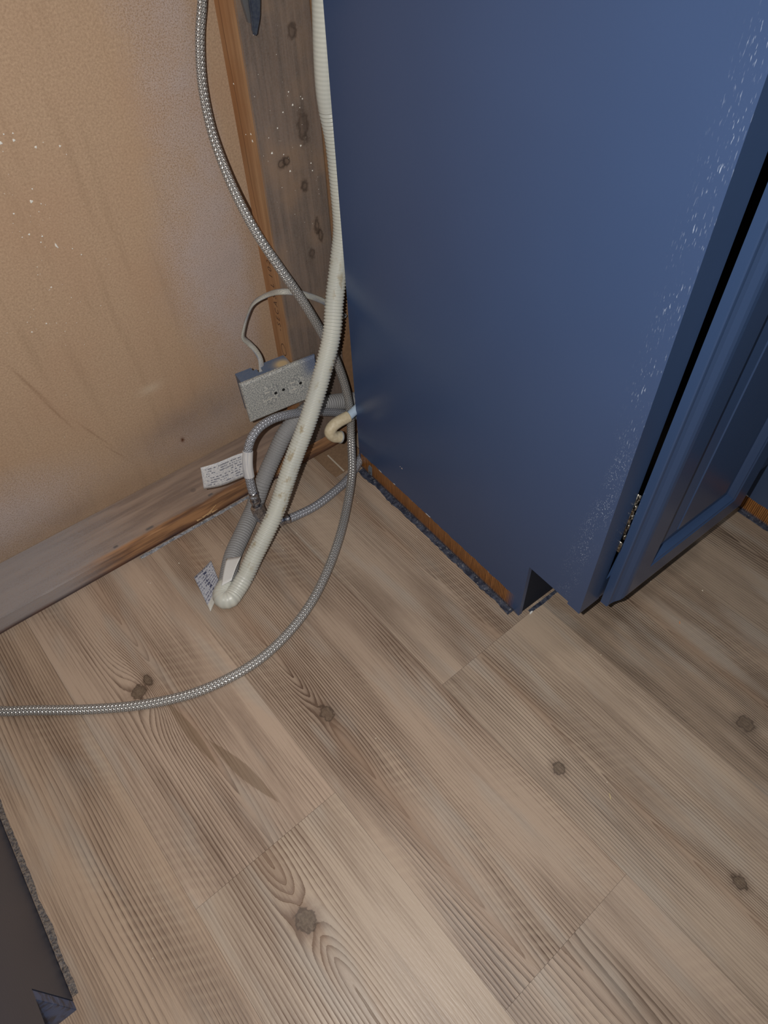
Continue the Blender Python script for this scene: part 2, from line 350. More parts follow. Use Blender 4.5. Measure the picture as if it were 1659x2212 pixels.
c = m.mix(kn*.6, c, srgb(104, 92, 86))
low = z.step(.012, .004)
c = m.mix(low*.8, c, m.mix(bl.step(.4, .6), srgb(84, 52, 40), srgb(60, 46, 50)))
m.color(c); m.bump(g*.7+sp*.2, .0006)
bm = bmesh.new(); N_ = 150; prof = []
for i in range(N_+1):
    x_ = -1.04+1.42*i/N_; ch = .0008+.0022*max(0, noise.noise(Vector((x_*40, 2, 0))))+(.004*max(0, noise.noise(Vector((x_*22, 7, 1)))) if -.36 < x_ < -.1 else 0)
    w1 = .0006*noise.noise(Vector((x_*14, 0, 5)))
    prof.append([(x_, .5099+w1, .0005), (x_, .5085+w1, .0045+ch*.4), (x_, .5085+w1+ch*.1, .0305-ch*1.4), (x_, .5085+ch*1.1, .0318), (x_, .5990, .0318), (x_, .5990, .0005)])
R = [[bm.verts.new(p) for p in r] for r in prof]
for i in range(N_):
    for j in range(6): bm.faces.new((R[i][j], R[i+1][j], R[i+1][(j+1) % 6], R[i][(j+1) % 6]))
bm.faces.new(R[0]); bm.faces.new(R[-1][::-1]); bmesh.ops.recalc_face_normals(bm, faces=bm.faces)
plate = tag(obj('bottom_plate', bm, m.m), 'flat wooden wall plate on the floor along the bare wall, front edge worn orange', 'lumber'); rot_wall(plate)
# splinters torn up along the plate's front edge
bm = bmesh.new()
for (sx, ln, an) in ((-.2440, .022, .65), (-.2400, .016, .9), (-.2520, .014, .45), (-.236, .010, .3), (-.262, .009, .25)):
    a = Vector((sx, .5050, .0105)); d = Vector((math.cos(an)*ln, -.002, math.sin(an)*ln)); n_ = Vector((-math.sin(an), 0, math.cos(an)))*.0011
    prism_v = [bm.verts.new(p) for p in (a-n_, a+n_, a+d, a-n_+Vector((0, .0015, 0)), a+n_+Vector((0, .0015, 0)), a+d+Vector((0, .0008, 0)))]
    for q in ((0,1,2), (5,4,3), (0,3,4,1), (1,4,5,2), (2,5,3,0)): bm.faces.new([prism_v[t] for t in q])
obj('splinter', bm, plain('raw_splinter_wood', srgb(196, 160, 116), .7), plate)

# ---- studs
def stud_mat(name, a, b, orange=False, spraycol=srgb(126, 118, 114), s=0.0):
    m = M(name, .78, 0, .25); x, y, z = m.coord()
    g = m.noise(m.vec(x*110, y*110, z*7), 1, 3, .65); sp = m.noise(m.v, 640, 3, .75); bl = m.noise(m.v, 16, 3)
    c = m.mix(g.step(.3, .7), a, b)
    c = m.mix((s*(bl*1.2+.2)+(sp-.5)*s*2.0).clamp() if isinstance(s, S) else ((bl*1.2+.2)*s+(sp-.5)*s*2.0).clamp(), c, spraycol)
    return m, c, x, y, z, g, bl
m, c, x, y, z, g, bl = stud_mat('weathered_stud_face', srgb(116, 96, 82), srgb(82, 68, 58), s=.42)
c = m.mix(bl.step(.45, .75)*.5, c, srgb(140, 112, 86))
for (kx, kz, r, e) in ((.0055, .5975, .0040, 1.6), (-.028, .474, .0045, 1.0), (-.022, .475, .0035, 1.2), (-.001, .4405, .004, 1.4), (.010, .385, .0035, 2.6), (.014, .372, .003, 2.5), (-.002, .352, .004, 1.5), (.006, .505, .006, 2.4), (-.045, .196, .006, 1.0)):
    a_ = (x-kx)*(1/r); b_ = (z-kz)*(1/(r*e)); d = (a_*a_+b_*b_)._m('SQRT')+(g-.5)*1.0+(m.noise(m.v, 160, 2)-.5)*1.6
    c = m.mix(d.step(1.8, .9)*.4, c, srgb(70, 54, 44)); c = m.mix((d-.85).abs().step(.5, .0)*(bl*1.6-.3).clamp()*.8, c, srgb(40, 32, 28))
m.color(c); m.bump(g*.8+bl*1.5, .0008)
face_m = m.m
m, c, x, y, z, g, bl = stud_mat('raw_pine_edge', srgb(176, 138, 100), srgb(148, 112, 78), s=.12)
c = m.mix((y.step(.5085, .552)*.45+bl.step(.4, .7)*.25), c, srgb(148, 98, 58))
crack = ((y-.5385)+(z-.45)*-.020+(bl-.5)*.004).abs().step(.0011, .0003)*z.step(.36, .43)
c = m.mix(crack*.6, c, srgb(88, 60, 40)); m.color(c); m.bump(g*.7, .0005)
edge_m = m.m
def stud(name, x0, x1, y0, y1, z0, z1, label, mats, side=None):
    bm = bmesh.new(); box(bm, x0, x1, y0, y1, z0, z1, .0010)
    for f in bm.faces:
        f.material_index = 1 if (side and f.normal.x < -.7) else 0
    o = tag(obj(name, bm, mats), label, 'lumber'); rot_wall(o); return o
bm = bmesh.new()
s1 = stud('wall_stud', -.055, .0305, .5085, .552, .0322, 2.395, 'wide brown wall stud with a raw orange left edge, behind the long braided hose', [face_m, edge_m], True)
s2 = stud('wall_stud', .0318, .070, .5080, .5975, .0322, 2.395, 'narrow wall stud right against the corner, beside the wide brown stud', [plain('stud_tan', srgb(136, 104, 76), .8, speck=.5, scale=160)])
s3 = stud('backing_block', -.0300, .0300, .5530, .5985, .0322, 2.395, 'backing block hidden behind the wide brown wall stud', [plain('block_tan', srgb(170, 124, 80), .8, speck=.4, scale=160)])
# spatter on the stud
bm = bmesh.new()
for a, b, r in [(-.0075,.5438,6),(.007,.5357,4),(-.0042,.53,8),(-.0176,.5259,6),(-.0271,.5121,6),(-.0398,.5054,4),(-.0385,.4886,9),(-.0239,.4829,5),(0,.4858,8),(-.0182,.4624,8),(.0112,.4627,6),(.0121,.4538,6),(.0043,.5251,4),(.0091,.5329,6),(-.0495,.5494,3)]:
    blob(bm, (a, .5085, b), (0, -1, 0), r*.00014, .0004)
for a, b, r in [(.540, .555, 6), (.520, .510, 8), (.519, .503, 10), (.532, .506, 4)]:
    blob(bm, (-.055, a, b), (-1, 0, 0), r*.00014, .0004)
for i in range(30): blob(bm, (random.uniform(-.05, .02), .5085, random.gauss(.48, .07)), (0, -1, 0), random.uniform(.00015, .0004), .0002)
o = obj('paint_spatter', bm, spk, s1); o['kind'] = 'stuff'
# grade stamp inked along the raw edge
ink = plain('stamp_ink', srgb(74, 48, 34), .9)
def text(name, s, size, parent, mat, M4, extrude=.00004):
    cu = bpy.data.curves.new(name, 'FONT'); cu.body = s; cu.size = size; cu.extrude = extrude; cu.align_x = 'CENTER'; cu.align_y = 'CENTER'
    t = bpy.data.objects.new(name, cu); col.objects.link(t); bpy.context.view_layer.update()
    me = bpy.data.meshes.new_from_object(t.evaluated_get(bpy.context.evaluated_depsgraph_get())); bpy.data.objects.remove(t)
    me.transform(M4); me.materials.clear(); me.materials.append(mat)
    o = bpy.data.objects.new(name, me); col.objects.link(o); o.parent = parent; return o
Mst = Matrix(((0, 0, -1, -.05505), (0, 1, 0, .5300), (1, 0, 0, .300), (0, 0, 0, 1)))
text('grade_stamp', '- S E C A S - L  1 0 2', .0128, s1, ink, Mst)
bm = bmesh.new(); n_ = 28
A = [[bm.verts.new((-.0551, .529+math.sin(a)*.0062*q, .214+math.cos(a)*.0105*q)) for a in [2*math.pi*i/n_ for i in range(n_)]] for q in (1, .86)]
for i in range(n_): bm.faces.new((A[0][i], A[0][(i+1) % n_], A[1][(i+1) % n_], A[1][i]))
obj('stamp_ring', bm, ink, s1)

# ================================================================ BLUE CABINETS
def blue(name, wear=False, oak=None, rough=.30, base=(0.043, 0.074, 0.162, 1)):
    m = M(name, rough, 0, .08 if 'kick' in name else .38); x, y, z = m.coord()
    peel = m.noise(m.v, 260, 2); big = m.noise(m.v, 6, 2)
    c = m.mix(big.step(.3, .7)*.25, base, tuple(b*.82 for b in base[:3])+(1,))
    if wear:
        sp = m.noise(m.vec(y*900, z*120, 0.0), 1, 2, .6); sp2 = m.vor(m.vec(y*700, z*420, 0.0), 1)
        wz = z.step(.80, .10); cy = y-(z.step(.35, .12)*.018+.009)
        msk = ((cy*cy)/(.00010)*-1).exp()*z.step(.10, .16)*m.noise(m.vec(y*60, z*30, 4.0), 1, 2).step(.34, .6)
        hit = sp.step(.60, .70)*z.step(.30, .42)+sp2.step(.30, .18)*z.step(.42, .30)
        c = m.mix((hit*msk).clamp()*.75, c, srgb(176, 188, 206))
    if oak:
        h0, y0, y1 = oak
        e = m.noise(m.vec(y*38, 0.0, 3.0), 1, 3, .6); top = (e-.5)*.012+h0
        og = m.noise(m.vec(y*420, z*22, 0.0), 1, 3, .6); lines = (y*2300+(og-.5)*6).sin()*.5+.5
        oc = m.mix((og*.5+lines*.5).step(.25, .85), srgb(98, 62, 32), srgb(166, 112, 60))
        on = (top-z).step(-.0004, .0004)*y.step(y0, y0+.02)*(1-y.step(y1-.004, y1))
        c = m.mix(on, c, oc)
        chip = ((top-z)+.0006).abs().step(.0012, .0006)*m.noise(m.vec(y*60, 0.0, 9.0), 1, 1).step(.60, .64)
        c = m.mix(chip*y.step(y0, y0+.02), c, srgb(214, 218, 224))
        smear = z.step(.007, .0015)*y.step(y0-.01, y0)
        c = m.mix(smear*.9, c, m.mix(og.step(.4, .6), srgb(44, 50, 66), srgb(96, 96, 104)))
    m.color(c); m.bump(peel, .00012, .6); return m.m
blue_panel = blue('blue_paint_worn_panel', True, (.0335, .092, .4435))
blue_plain = blue('blue_paint', rough=.27, base=(.033, .062, .138, 1))
blue_left = blue('blue_paint_glancing_grey', rough=.35, base=(.046, .054, .082, 1))  # same blue, with the grey of a glancing reflection put into its base
dark_in = plain('cabinet_inside_dark', srgb(46, 38, 32), .9)
steel = M('hinge_steel', .3, 1); steel.coord(); steel.color(steel.mix(steel.noise(steel.v, 400, 2).step(.4, .6), srgb(170, 166, 156), srgb(84, 80, 74))); steel = steel.m

A_ = empty('base_cabinet', 'blue base cabinet with raised panel door, its plain side panel facing the empty bay', 'cabinet')
bm = bmesh.new(); prism(bm, [(.018, .1150), (.0821, .1150), (.0821, .0), (.445, .0), (.445, .88), (.018, .88)], 0, 0, .0062)
obj('side_panel', bm, blue_panel, A_)
bm = bmesh.new(); box(bm, 0, .0345, -.0005, .018, .1100, .88)
bm.normal_update()
for f in bm.faces: f.material_index = 0 if f.normal.x < -.9 else 1
obj('face_frame_stile', bm, [blue_panel, blue_plain], A_)
bm = bmesh.new(); box(bm, .3610, .3930, 0, .018, .1105, .88, .0006); obj('face_frame_stile', bm, blue_plain, A_)
bm = bmesh.new(); box(bm, .0350, .3605, 0, .018, .1105, .150, .0006); obj('face_frame_rail', bm, blue_plain, A_)
bm = bmesh.new(); box(bm, .0350, .3605, 0, .018, .845, .88, .0006); obj('face_frame_rail', bm, blue_plain, A_)
bm = bmesh.new(); box(bm, .0066, .392, .0835, .0960, 0, .1125, .0004); obj('toe_kick_board', bm, blue('blue_paint_dark_kick', rough=.55, base=(.016, .021, .034, 1)), A_)  # kick board in a far darker, duller blue than the frame
bm = bmesh.new(); box(bm, .0066, .392, .0185, .4440, .1160, .130); box(bm, .019, .392, .4400, .4450, .1305, .8595); box(bm, .019, .392, .0185, .4450, .860, .8795); box(bm, .3745, .392, .0185, .4395, .1305, .8595)
obj('carcass', bm, dark_in, A_)
def rings_panel(bm, R, x0, x1, z0, z1, cap_back=True, cap_front=True):
    rs = []
    for ins, yy in R: rs.append([bm.verts.new(p) for p in ((x0+ins, yy, z0+ins), (x1-ins, yy, z0+ins), (x1-ins, yy, z1-ins), (x0+ins, yy, z1-ins))])
    for a, b in zip(rs, rs[1:]):
        for i in range(4): bm.faces.new((a[i], a[(i+1) % 4], b[(i+1) % 4], b[i]))
    if cap_back: bm.faces.new(rs[0][::-1])
    if cap_front: bm.faces.new(rs[-1])
DX0, DX1, DZ0, DZ1 = .0354, .2995, .1060, .838
bm = bmesh.new(); rings_panel(bm, [(0, -.0035), (0, -.0120), (.0008, -.0132), (.0020, -.0136), (.0040, -.0140), (.0075, -.0160), (.0120, -.0200), (.0150, -.0215), (.0190, -.0222), (.0490, -.0222), (.0505, -.0208), (.0520, -.0204), (.0560, -.0150), (.0575, -.0125), (.0590, -.0122)], DX0, DX1, DZ0, DZ1, True, False)
door = obj('door', bm, blue_plain, A_)
bm = bmesh.new(); rings_panel(bm, [(.0590, -.0118), (.0590, -.0124), (.0860, -.0180), (.0870, -.0192)], DX0, DX1, DZ0, DZ1, True, True)
rp = obj('raised_panel', bm, blue_plain, door)
sh = Matrix.Translation((DX0, 0, DZ0)) @ Matrix.Rotation(math.radians(1.0), 4, 'Y') @ Matrix.Translation((-DX0, 0, -DZ0))
for q in (door, rp): q.data.transform(sh)
bm = bmesh.new()
box(bm, .0350, .0372, -.0034, .012, .205, .222, .0004); box(bm, .0350, .0372, -.0030, .010, .232, .300, .0004)
for zz in (.228, .246, .262, .277, .292): box(bm, .0346, .0378, -.0040, -.0006, zz, zz+.008, .0008)
obj('hinge', bm, steel, A_, True)

bm = bmesh.new()
for a, b, q in ((.3355, .0848, .0014), (.3395, .0855, .0007)): blob(bm, (0, a, b), (-1, 0, 0), q, .0004)
obj('paint_nick', bm, plain('bare_nick', srgb(176, 160, 150), .7), A_)
C_ = empty('base_cabinet', 'blue cabinet end with bare orange foot, at the right edge beyond the raised panel door', 'cabinet')
bm = bmesh.new(); box(bm, .3945, .4125, -1.0, .016, 0, .88, .0005)
obj('side_panel', bm, blue('blue_paint_corner_panel', False, (.0290, -1.2, .1), base=(.050, .078, .148, 1)), C_)
bm = bmesh.new(); box(bm, .4130, .94, -1.0, .016, .0005, .8795); obj('carcass', bm, blue_plain, C_)

L_ = empty('base_cabinet', 'blue cabinet at the lower left corner, its side facing the empty bay', 'cabinet')
bm = bmesh.new(); prism(bm, [(-.045, .100), (.042, .100), (.042, .0), (.500, .0), (.500, .88), (-.045, .88)], 0, -.6710, -.6535)
obj('side_panel', bm, blue_left, L_)
m = M('blue_paint_streaked_kick', .4); x, y, z = m.coord()
n1 = m.noise(m.vec(x*60, z*320, 0.0), 1, 3); n2 = m.noise(m.v, 90, 3)
c = m.mix(n2.step(.42, .62)*.8, srgb(70, 92, 134), srgb(44, 48, 62)); c = m.mix(n1.step(.62, .70)*.5, c, srgb(120, 140, 172)); m.color(c)
bm = bmesh.new(); box(bm, -1.04, -.6540, .0325, .0415, .0, .1000, .0004); obj('toe_kick_board', bm, m.m, L_)
bm = bmesh.new(); box(bm, -1.04, -.6715, -.045, .500, .1003, .88); obj('carcass', bm, blue_left, L_)

# ================================================================ CAULK / GLUE LEFT ALONG THE EDGES
def ribbon(name, pts, w, h, mat, label, rag=.5, sd=0, n_per=.003, side=1, catg='residue'):
    """ragged low strip lying on the floor from pts[0] to pts[-1], spreading to one side"""
    P, L = cat([Vector((a, b, 0)) for a, b in pts], n_per); bm = bmesh.new(); rows = []
    for i, p in enumerate(P):
        t = (P[min(i+1, len(P)-1)]-P[max(i-1, 0)]).normalized(); nn = Vector((-t.y, t.x, 0))*side
        q = .72+rag*.45*noise.noise(Vector((i*.09, sd, 0)))+rag*.22*noise.noise(Vector((i*.45, sd, 3)))
        ww = w*max(.2, q); hh = h*max(.25, .7+.8*noise.noise(Vector((i*.5, sd+5, 0))))
        rows.append([bm.verts.new(p+Vector((0, 0, .0003))), bm.verts.new(p+Vector((0, 0, hh))), bm.verts.new(p+nn*ww*.45+Vector((0, 0, hh*(.6+.6*noise.noise(Vector((i*1.3, sd, 8))))))),
                     bm.verts.new(p+nn*ww*.8+Vector((0, 0, hh*.35))), bm.verts.new(p+nn*ww+Vector((0, 0, .0003)))])
    for a, b in zip(rows, rows[1:]):
        for j in range(4): bm.faces.new((a[j], b[j], b[j+1], a[j+1]))
        bm.faces.new((a[4], b[4], b[0], a[0]))
    bm.faces.new(rows[0]); bm.faces.new(rows[-1][::-1]); bmesh.ops.recalc_face_normals(bm, faces=bm.faces)
    return tag(obj(name, bm, mat), label, catg)
def resid(name, a, b, c3, sc=180):
    m = M(name, .5, 0, .5); m.coord(); n1 = m.noise(m.v, sc, 3, .6); n2 = m.noise(m.v, sc*3, 2)
    m.color(m.mix(n2.step(.62, .70)*.8, m.mix(n1.step(.35, .65), a, b), c3)); m.bump(n1, .0015); return m.m
res1 = resid('painted_glue_residue', srgb(34, 40, 56), srgb(66, 72, 88), srgb(120, 118, 116), 110)
res2 = resid('dusty_caulk', srgb(64, 62, 66), srgb(112, 102, 94), srgb(150, 130, 108), 420)
res3 = resid('pale_glue', srgb(116, 108, 100), srgb(160, 154, 146), srgb(190, 186, 178))
ribbon('glue_residue', [(-.0008, .438), (-.0008, .092)], .0125, .0022, res1, 'ragged painted glue strip on the floor under the oak foot of the cabinet side', .6, 1, side=-1)
ribbon('glue_residue', [(.0160, .0795), (.392, .0795)], .0070, .0022, res1, 'dark glue strip on the floor along the recessed toe kick', .6, 4, side=-1)
ribbon('glue_residue', [(.3935, .006), (.3935, -.60)], .0100, .0030, res1, 'dark glue strip on the floor along the corner cabinet at the right edge', .5, 7, side=-1)
ribbon('glue_residue', [(-.6528, .470), (-.6528, .045)], .0080, .0026, res2, 'dusty caulk strip on the floor along the dark cabinet at lower left', .5, 9, side=1)
ribbon('glue_residue', [(-.3640, .5040), (-.1760, .5058)], .0060, .0024, resid('grey_tape_scrap', srgb(110, 112, 118), srgb(150, 152, 158), srgb(206, 208, 210)), 'grey glue strip on the floor at the front of the wooden wall plate', .7, 12, side=-1)
bm = bmesh.new(); box(bm, -.0290, -.0265, .4525, .4990, .0002, .0016, .0003)
sx = tag(obj('floor_edge_strip', bm, plain('pale_strip', srgb(186, 174, 158), .7)), 'thin pale strip at the end of the planks in the corner behind the blue cabinet', 'trim')
# putty patch with a nail near the back foot of the cabinet side
bm = bmesh.new(); prism(bm, [(.4130, .0040), (.4215, .0030), (.4225, .0150), (.4190, .0240), (.4120, .0235)], 0, -.0007, -.00005)
pt = obj('putty_patch', bm, plain('grey_putty', srgb(112, 122, 134), .5, speck=.6), A_)
bm = bmesh.new(); bmesh.ops.create_uvsphere(bm, u_segments=12, v_segments=8, radius=.0016); bmesh.ops.translate(bm, verts=bm.verts, vec=(-.0014, .4170, .0085))
obj('nail_head', bm, steel, pt, True)

# ================================================================ OUTLET
yaw = math.radians(-8.2)
O = empty('electrical_outlet', 'grey paint speckled duplex outlet lying sideways on its box beside the stud', 'outlet')
m = M('speckled_cover', .6); m.coord(); n1 = m.noise(m.v, 640, 3, .75); n2 = m.noise(m.v, 30, 2); xx, yy, zz = m.coord()
c = m.mix(n1.step(.44, .58), srgb(124, 127, 128), srgb(190, 189, 182)); c = m.mix((xx.step(.085, .108)*zz.step(.03, .055)*.8).clamp(), c, srgb(76, 92, 124))
m.color(c); m.bump(n1, .0002); cover_m = m.m
m = M('blue_box_plastic', .5); x, y, z = m.coord(); n1 = m.noise(m.v, 500, 2)
a = (x-.070)*(1/.010); b = (y-.016)*(1/.009)
c = m.mix(n1.step(.4, .6)*.5, srgb(84, 102, 130), srgb(108, 118, 132)); c = m.mix((((a*a+b*b)*-1).exp()*1.4).clamp()*z.gt(.055), c, srgb(190, 170, 134)); m.color(c)
box_m = m.m
slot_m = plain('slot_dark', srgb(14, 14, 14), .9)
bm = bmesh.new()                              # cover: local x along its length, z up, y depth (front = 0)
rings = [(0, .006), (0, .003), (.0012, .0010), (.003, 0)]
rings_panel(bm, rings, 0, .1165, 0, .0690)
for f in bm.faces: f.material_index = 0
cv = obj('cover_plate', bm, cover_m, O)
bm = bmesh.new()                              # box with an open notch in its top
t = .0022; X0, X1, Z0, Z1, Y1 = .0045, .0810, .004, .0655, .0340
box(bm, X0, X1, .0062, Y1, Z0, Z0+t); box(bm, X0, X0+t, .0062, Y1, Z0+t, Z1-t); box(bm, X1-t, X1, .0062, Y1, Z0+t, Z1-t)
box(bm, X0, .0345, .0062, Y1-.008, Z1-t, Z1); box(bm, .0345, .0410, .0062, Y1-.0175, Z1-t, Z1); box(bm, .0410, X1, .0062, Y1, Z1-t, Z1); box(bm, X0, .0290, Y1-.008, Y1, Z1-t, Z1)
obj('outlet_box', bm, box_m, O)
for cx in (.0395, .0790):                     # two receptacle faces with slots
    bm = bmesh.new(); pr = []
    for i in range(40):
        a = 2*math.pi*i/40; pr.append((cx+max(-.0140, min(.0140, .0170*math.cos(a))), .0345+.0170*math.sin(a)))
    prism(bm, pr, 1, -.0008, .002)
    rc = obj('receptacle', bm, cover_m, O)
    bm = bmesh.new()
    for dz, ln in ((.0062, .0070), (-.0062, .0082)): box(bm, cx-.0085, cx-.0085+ln, -.00095, .001, .0345+dz-.0008, .0345+dz+.0008)
    obj('slot_marks', bm, plain('ridge_pale', srgb(196, 192, 182), .6), rc)
    bm = bmesh.new(); pr = [(cx+.0070+.0023*math.cos(a), .0345+.0023*math.sin(a)) for a in [2*math.pi*i/14 for i in range(14)]]
    prism(bm, pr, 1, -.0010, .001); obj('ground_hole', bm, slot_m, rc)
bm = bmesh.new(); prism(bm, [(.0590+.0022*math.cos(a), .0345+.0022*math.sin(a)) for a in [2*math.pi*i/14 for i in range(14)]], 1, -.0006, .001); obj('screw', bm, slot_m, O)
O.location = (-.1425, .5080, .1355); O.rotation_euler = (math.radians(-3), math.radians(-1.5), yaw)

# ================================================================ HOSES
def braid_mat(name, dark, light, paint=0, pc=srgb(150, 156, 170)):
    m = M(name, .34, .55, .6); u, v, _ = m.coord('UV')
    a = (u*12+v*210).frac()-.5; b = (u*12-v*210).frac()-.5
    wa = (a.abs()*-2+1); wb = (b.abs()*-2+1)
    chk = ((u*12+v*210)._m('FLOOR')+(u*12-v*210)._m('FLOOR'))*.5
    par = (chk.frac()).gt(.25)
    st = (u*84+v*420*1.0)
    fibA = ((u*12*4+v*210*4).sin()*.5+.5); 
    h = wa*par+wb*(1-par)
    strand = ((v*2600)+(u*6.2832*1)).sin()*.5+.5
    n = m.noise(m.vec(u*40, v*900, 0.0), 1, 2); pn = m.noise(m.vec(u*60, v*1300, 2.0), 1, 2, .7)
    c = m.mix((h*.65+strand*.35).step(.15, .95), dark, light)
    if paint:
        pm = (pn*1.2+(paint-.6)).step(.25, .75)*paint; c = m.mix(pm, c, pc)
        m.t.links.new(((1-pm)*.55).k, m.b.inputs['Metallic']); m.rough(pm*.35+.30)
    m.color(c); m.bump(h*1.0+strand*.35+n*.2, .0006, 1); return m.m
braid_clean = braid_mat('steel_braid', srgb(112, 112, 112), srgb(232, 230, 226), .30, srgb(168, 168, 170))
braid_spray = braid_mat('steel_braid_oversprayed', srgb(96, 98, 104), srgb(206, 208, 214), .55, srgb(146, 150, 160))
crimp_m = M('crimp_steel', .28, 1); crimp_m.coord(); crimp_m.color(crimp_m.mix(crimp_m.noise(crimp_m.v, 500, 2).step(.45, .65), srgb(196, 196, 200), srgb(130, 132, 142))); crimp_m = crimp_m.m

H1 = tag(obj('braided_hose', tube(long, lambda s, L: .0050+.0014*min(1, max(0, s-.40)/.55), .0012, 28), braid_clean, None, True), 'long steel braided hose sweeping down from the top and across the floor to the left', 'hose')

Hl = tag(obj('braided_hose', tube(loop, .0062, .0012, 26), braid_spray, None, True), 'short braided hose arching under the outlet, with a paper tag and nut', 'hose')
Vn = [Vector(p) for p in loopnut]
def lathe_along(a, b, prof, seg=24, hexa=()):
    a, b = Vector(a), Vector(b); t = (b-a).normalized(); n = t.orthogonal().normalized(); bn = t.cross(n); L = (b-a).length; bm = bmesh.new(); R = []
    for f, r in prof: R.append([bm.verts.new(a+t*L*f+(n*math.cos(2*math.pi*i/seg)+bn*math.sin(2*math.pi*i/seg))*r) for i in range(seg)])
    for p, q in zip(R, R[1:]):
        for i in range(seg): bm.faces.new((p[i], p[(i+1) % seg], q[(i+1) % seg], q[i]))
    bm.faces.new(R[0][::-1]); bm.faces.new(R[-1]); return bm
p0, p1, p2 = Vector(loop[-2]), Vector(loop[-1]), Vector(loopnut[1])
obj('crimp_ferrule', lathe_along(p1.lerp(p0, .35), p2.lerp(Vn[2], .2), [(0, .0066), (.12, .0070), (.2, .0064), (.5, .0064), (.58, .0072), (.7, .0072), (.78, .0062), (1, .0062)]), crimp_m, Hl, True)
obj('hex_nut', lathe_along(p2.lerp(Vn[2], .15), Vn[3], [(0, .0072), (.06, .0098), (.62, .0098), (.70, .0086), (1, .0086)], 6), crimp_m, Hl)
obj('elbow_fitting', tube(loopnut[2:5], .0064, .001, 20), crimp_m, Hl, True)

H3 = tag(obj('braided_hose', tube(lower[1:], .0066, .0012, 26), braid_spray, None, True), 'short braided hose on the floor between the white drain hose and the cabinet corner', 'hose')
obj('crimp_ferrule', lathe_along(Vector(lower[0]), Vector(lower[1]).lerp(Vector(lower[2]), .25), [(0, .0060), (.1, .0072), (.4, .0072), (.5, .0062), (.7, .0062), (.8, .0073), (1, .0073)]), crimp_m, H3, True)

# paper tag wrapped on the looped hose
def paper(name, scale, gap=.5, tone=(196, 194, 190), ink=(92, 94, 106), along='x', head=False):
    m = M(name, .7, 0, .3); u, v, _ = m.coord('UV')
    n = m.noise(m.vec(u*scale*2.2, v*scale*2.2, 0.0), 1, 2, .7)
    rows = (v*scale).frac(); rid = (v*scale)._m('FLOOR')
    ch = m.noise(m.vec(u*scale*2.6, rid*7.3, 0.0), 1, 1, .5)
    word = m.noise(m.vec(u*scale*.5, rid*3.7, 5.0), 1, 0)
    tx = rows.step(.25, .35)*rows.step(.80, .70)*ch.step(.46, .52)*word.step(.36, .42)
    return m, u, v, n, tx
m, u, v, n, tx = paper('tag_print', 10)
msk = u.step(.06, .10)*(1-u.step(.93, .97))*v.step(.06, .12)*(1-v.step(.90, .95))
c = m.mix(n.step(.42, .62)*.55, srgb(200, 198, 196), srgb(140, 144, 158)); c = m.mix(tx*msk*.75, c, srgb(70, 74, 92)); m.color(c); tag1_m = m.m
m, u, v, n, tx = paper('floor_tag_print', 12)
big = ((u-.52).abs().step(.10, .07))*((v*9).frac().step(.3, .4))*m.noise(m.vec(u*14, v*8, 2.0), 1, 1).step(.48, .54)
c = m.mix(n.step(.40, .60)*.6, srgb(184, 186, 192), srgb(116, 120, 140)); c = m.mix(((tx*.8+big)*v.step(.16, .20)).clamp(), c, srgb(62, 66, 92)); c = m.mix(v.step(.20, .14)*.85, c, srgb(196, 194, 184)); m.color(c); tag2_m = m.m
def sheet(P00, P10, P11, P01, nu, nv, bend, mat, name, parent, th=.0004, cut=0):
    bm = bmesh.new(); uvl = bm.loops.layers.uv.new('uv'); A = [Vector(p) for p in (P00, P10, P11, P01)]; nrm = (A[1]-A[0]).cross(A[3]-A[0]).normalized(); G = []
    for s_ in (0, 1):
        G.append([[bm.verts.new(((A[0].lerp(A[1], i/nu)).lerp(A[3].lerp(A[2], i/nu), j/nv))+nrm*(bend(i/nu, j/nv)+s_*th)) for j in range(nv+1)] for i in range(nu+1)])
    for s_ in (0, 1):
        for i in range(nu):
            for j in range(nv):
                q = [(i, j), (i+1, j), (i+1, j+1), (i, j+1)]; f = bm.faces.new([G[s_][a][b] for a, b in q])
                for l, (a, b) in zip(f.loops, q): l[uvl].uv = (a/nu, b/nv)
    ed = [(i, 0) for i in range(nu)]+[(nu, j) for j in range(nv)]+[(i, nv) for i in range(nu, 0, -1)]+[(0, j) for j in range(nv, 0, -1)]
    for a, b in zip(ed, ed[1:]+ed[:1]): bm.faces.new((G[0][a[0]][a[1]], G[0][b[0]][b[1]], G[1][b[0]][b[1]], G[1][a[0]][a[1]]))
    bmesh.ops.recalc_face_normals(bm, faces=bm.faces)
    return obj(name, bm, mat, parent, True)
T = [Vector(p) for p in tag_loop]             # 0 top-left, 1 bottom-left, 3 bottom at hose, 4 top at hose
pt_ = sheet(T[1], T[3], T[4], T[0], 20, 8, lambda a, b: .0022*math.sin(a*5.2)-.0012*a+.001*math.sin(b*3+a*4), tag1_m, 'paper_tag', Hl)
# sleeve of the tag round the hose
i0, i1 = 9, 10
a_ = Vector(loop[9]).lerp(Vector(loop[8]), .02); b_ = Vector(loop[10]).lerp(Vector(loop[11]), .72)
obj('tag_sleeve', tube([a_, Vector(loop[10]), b_], .0074, .001, 24), tag1_m, Hl, True)

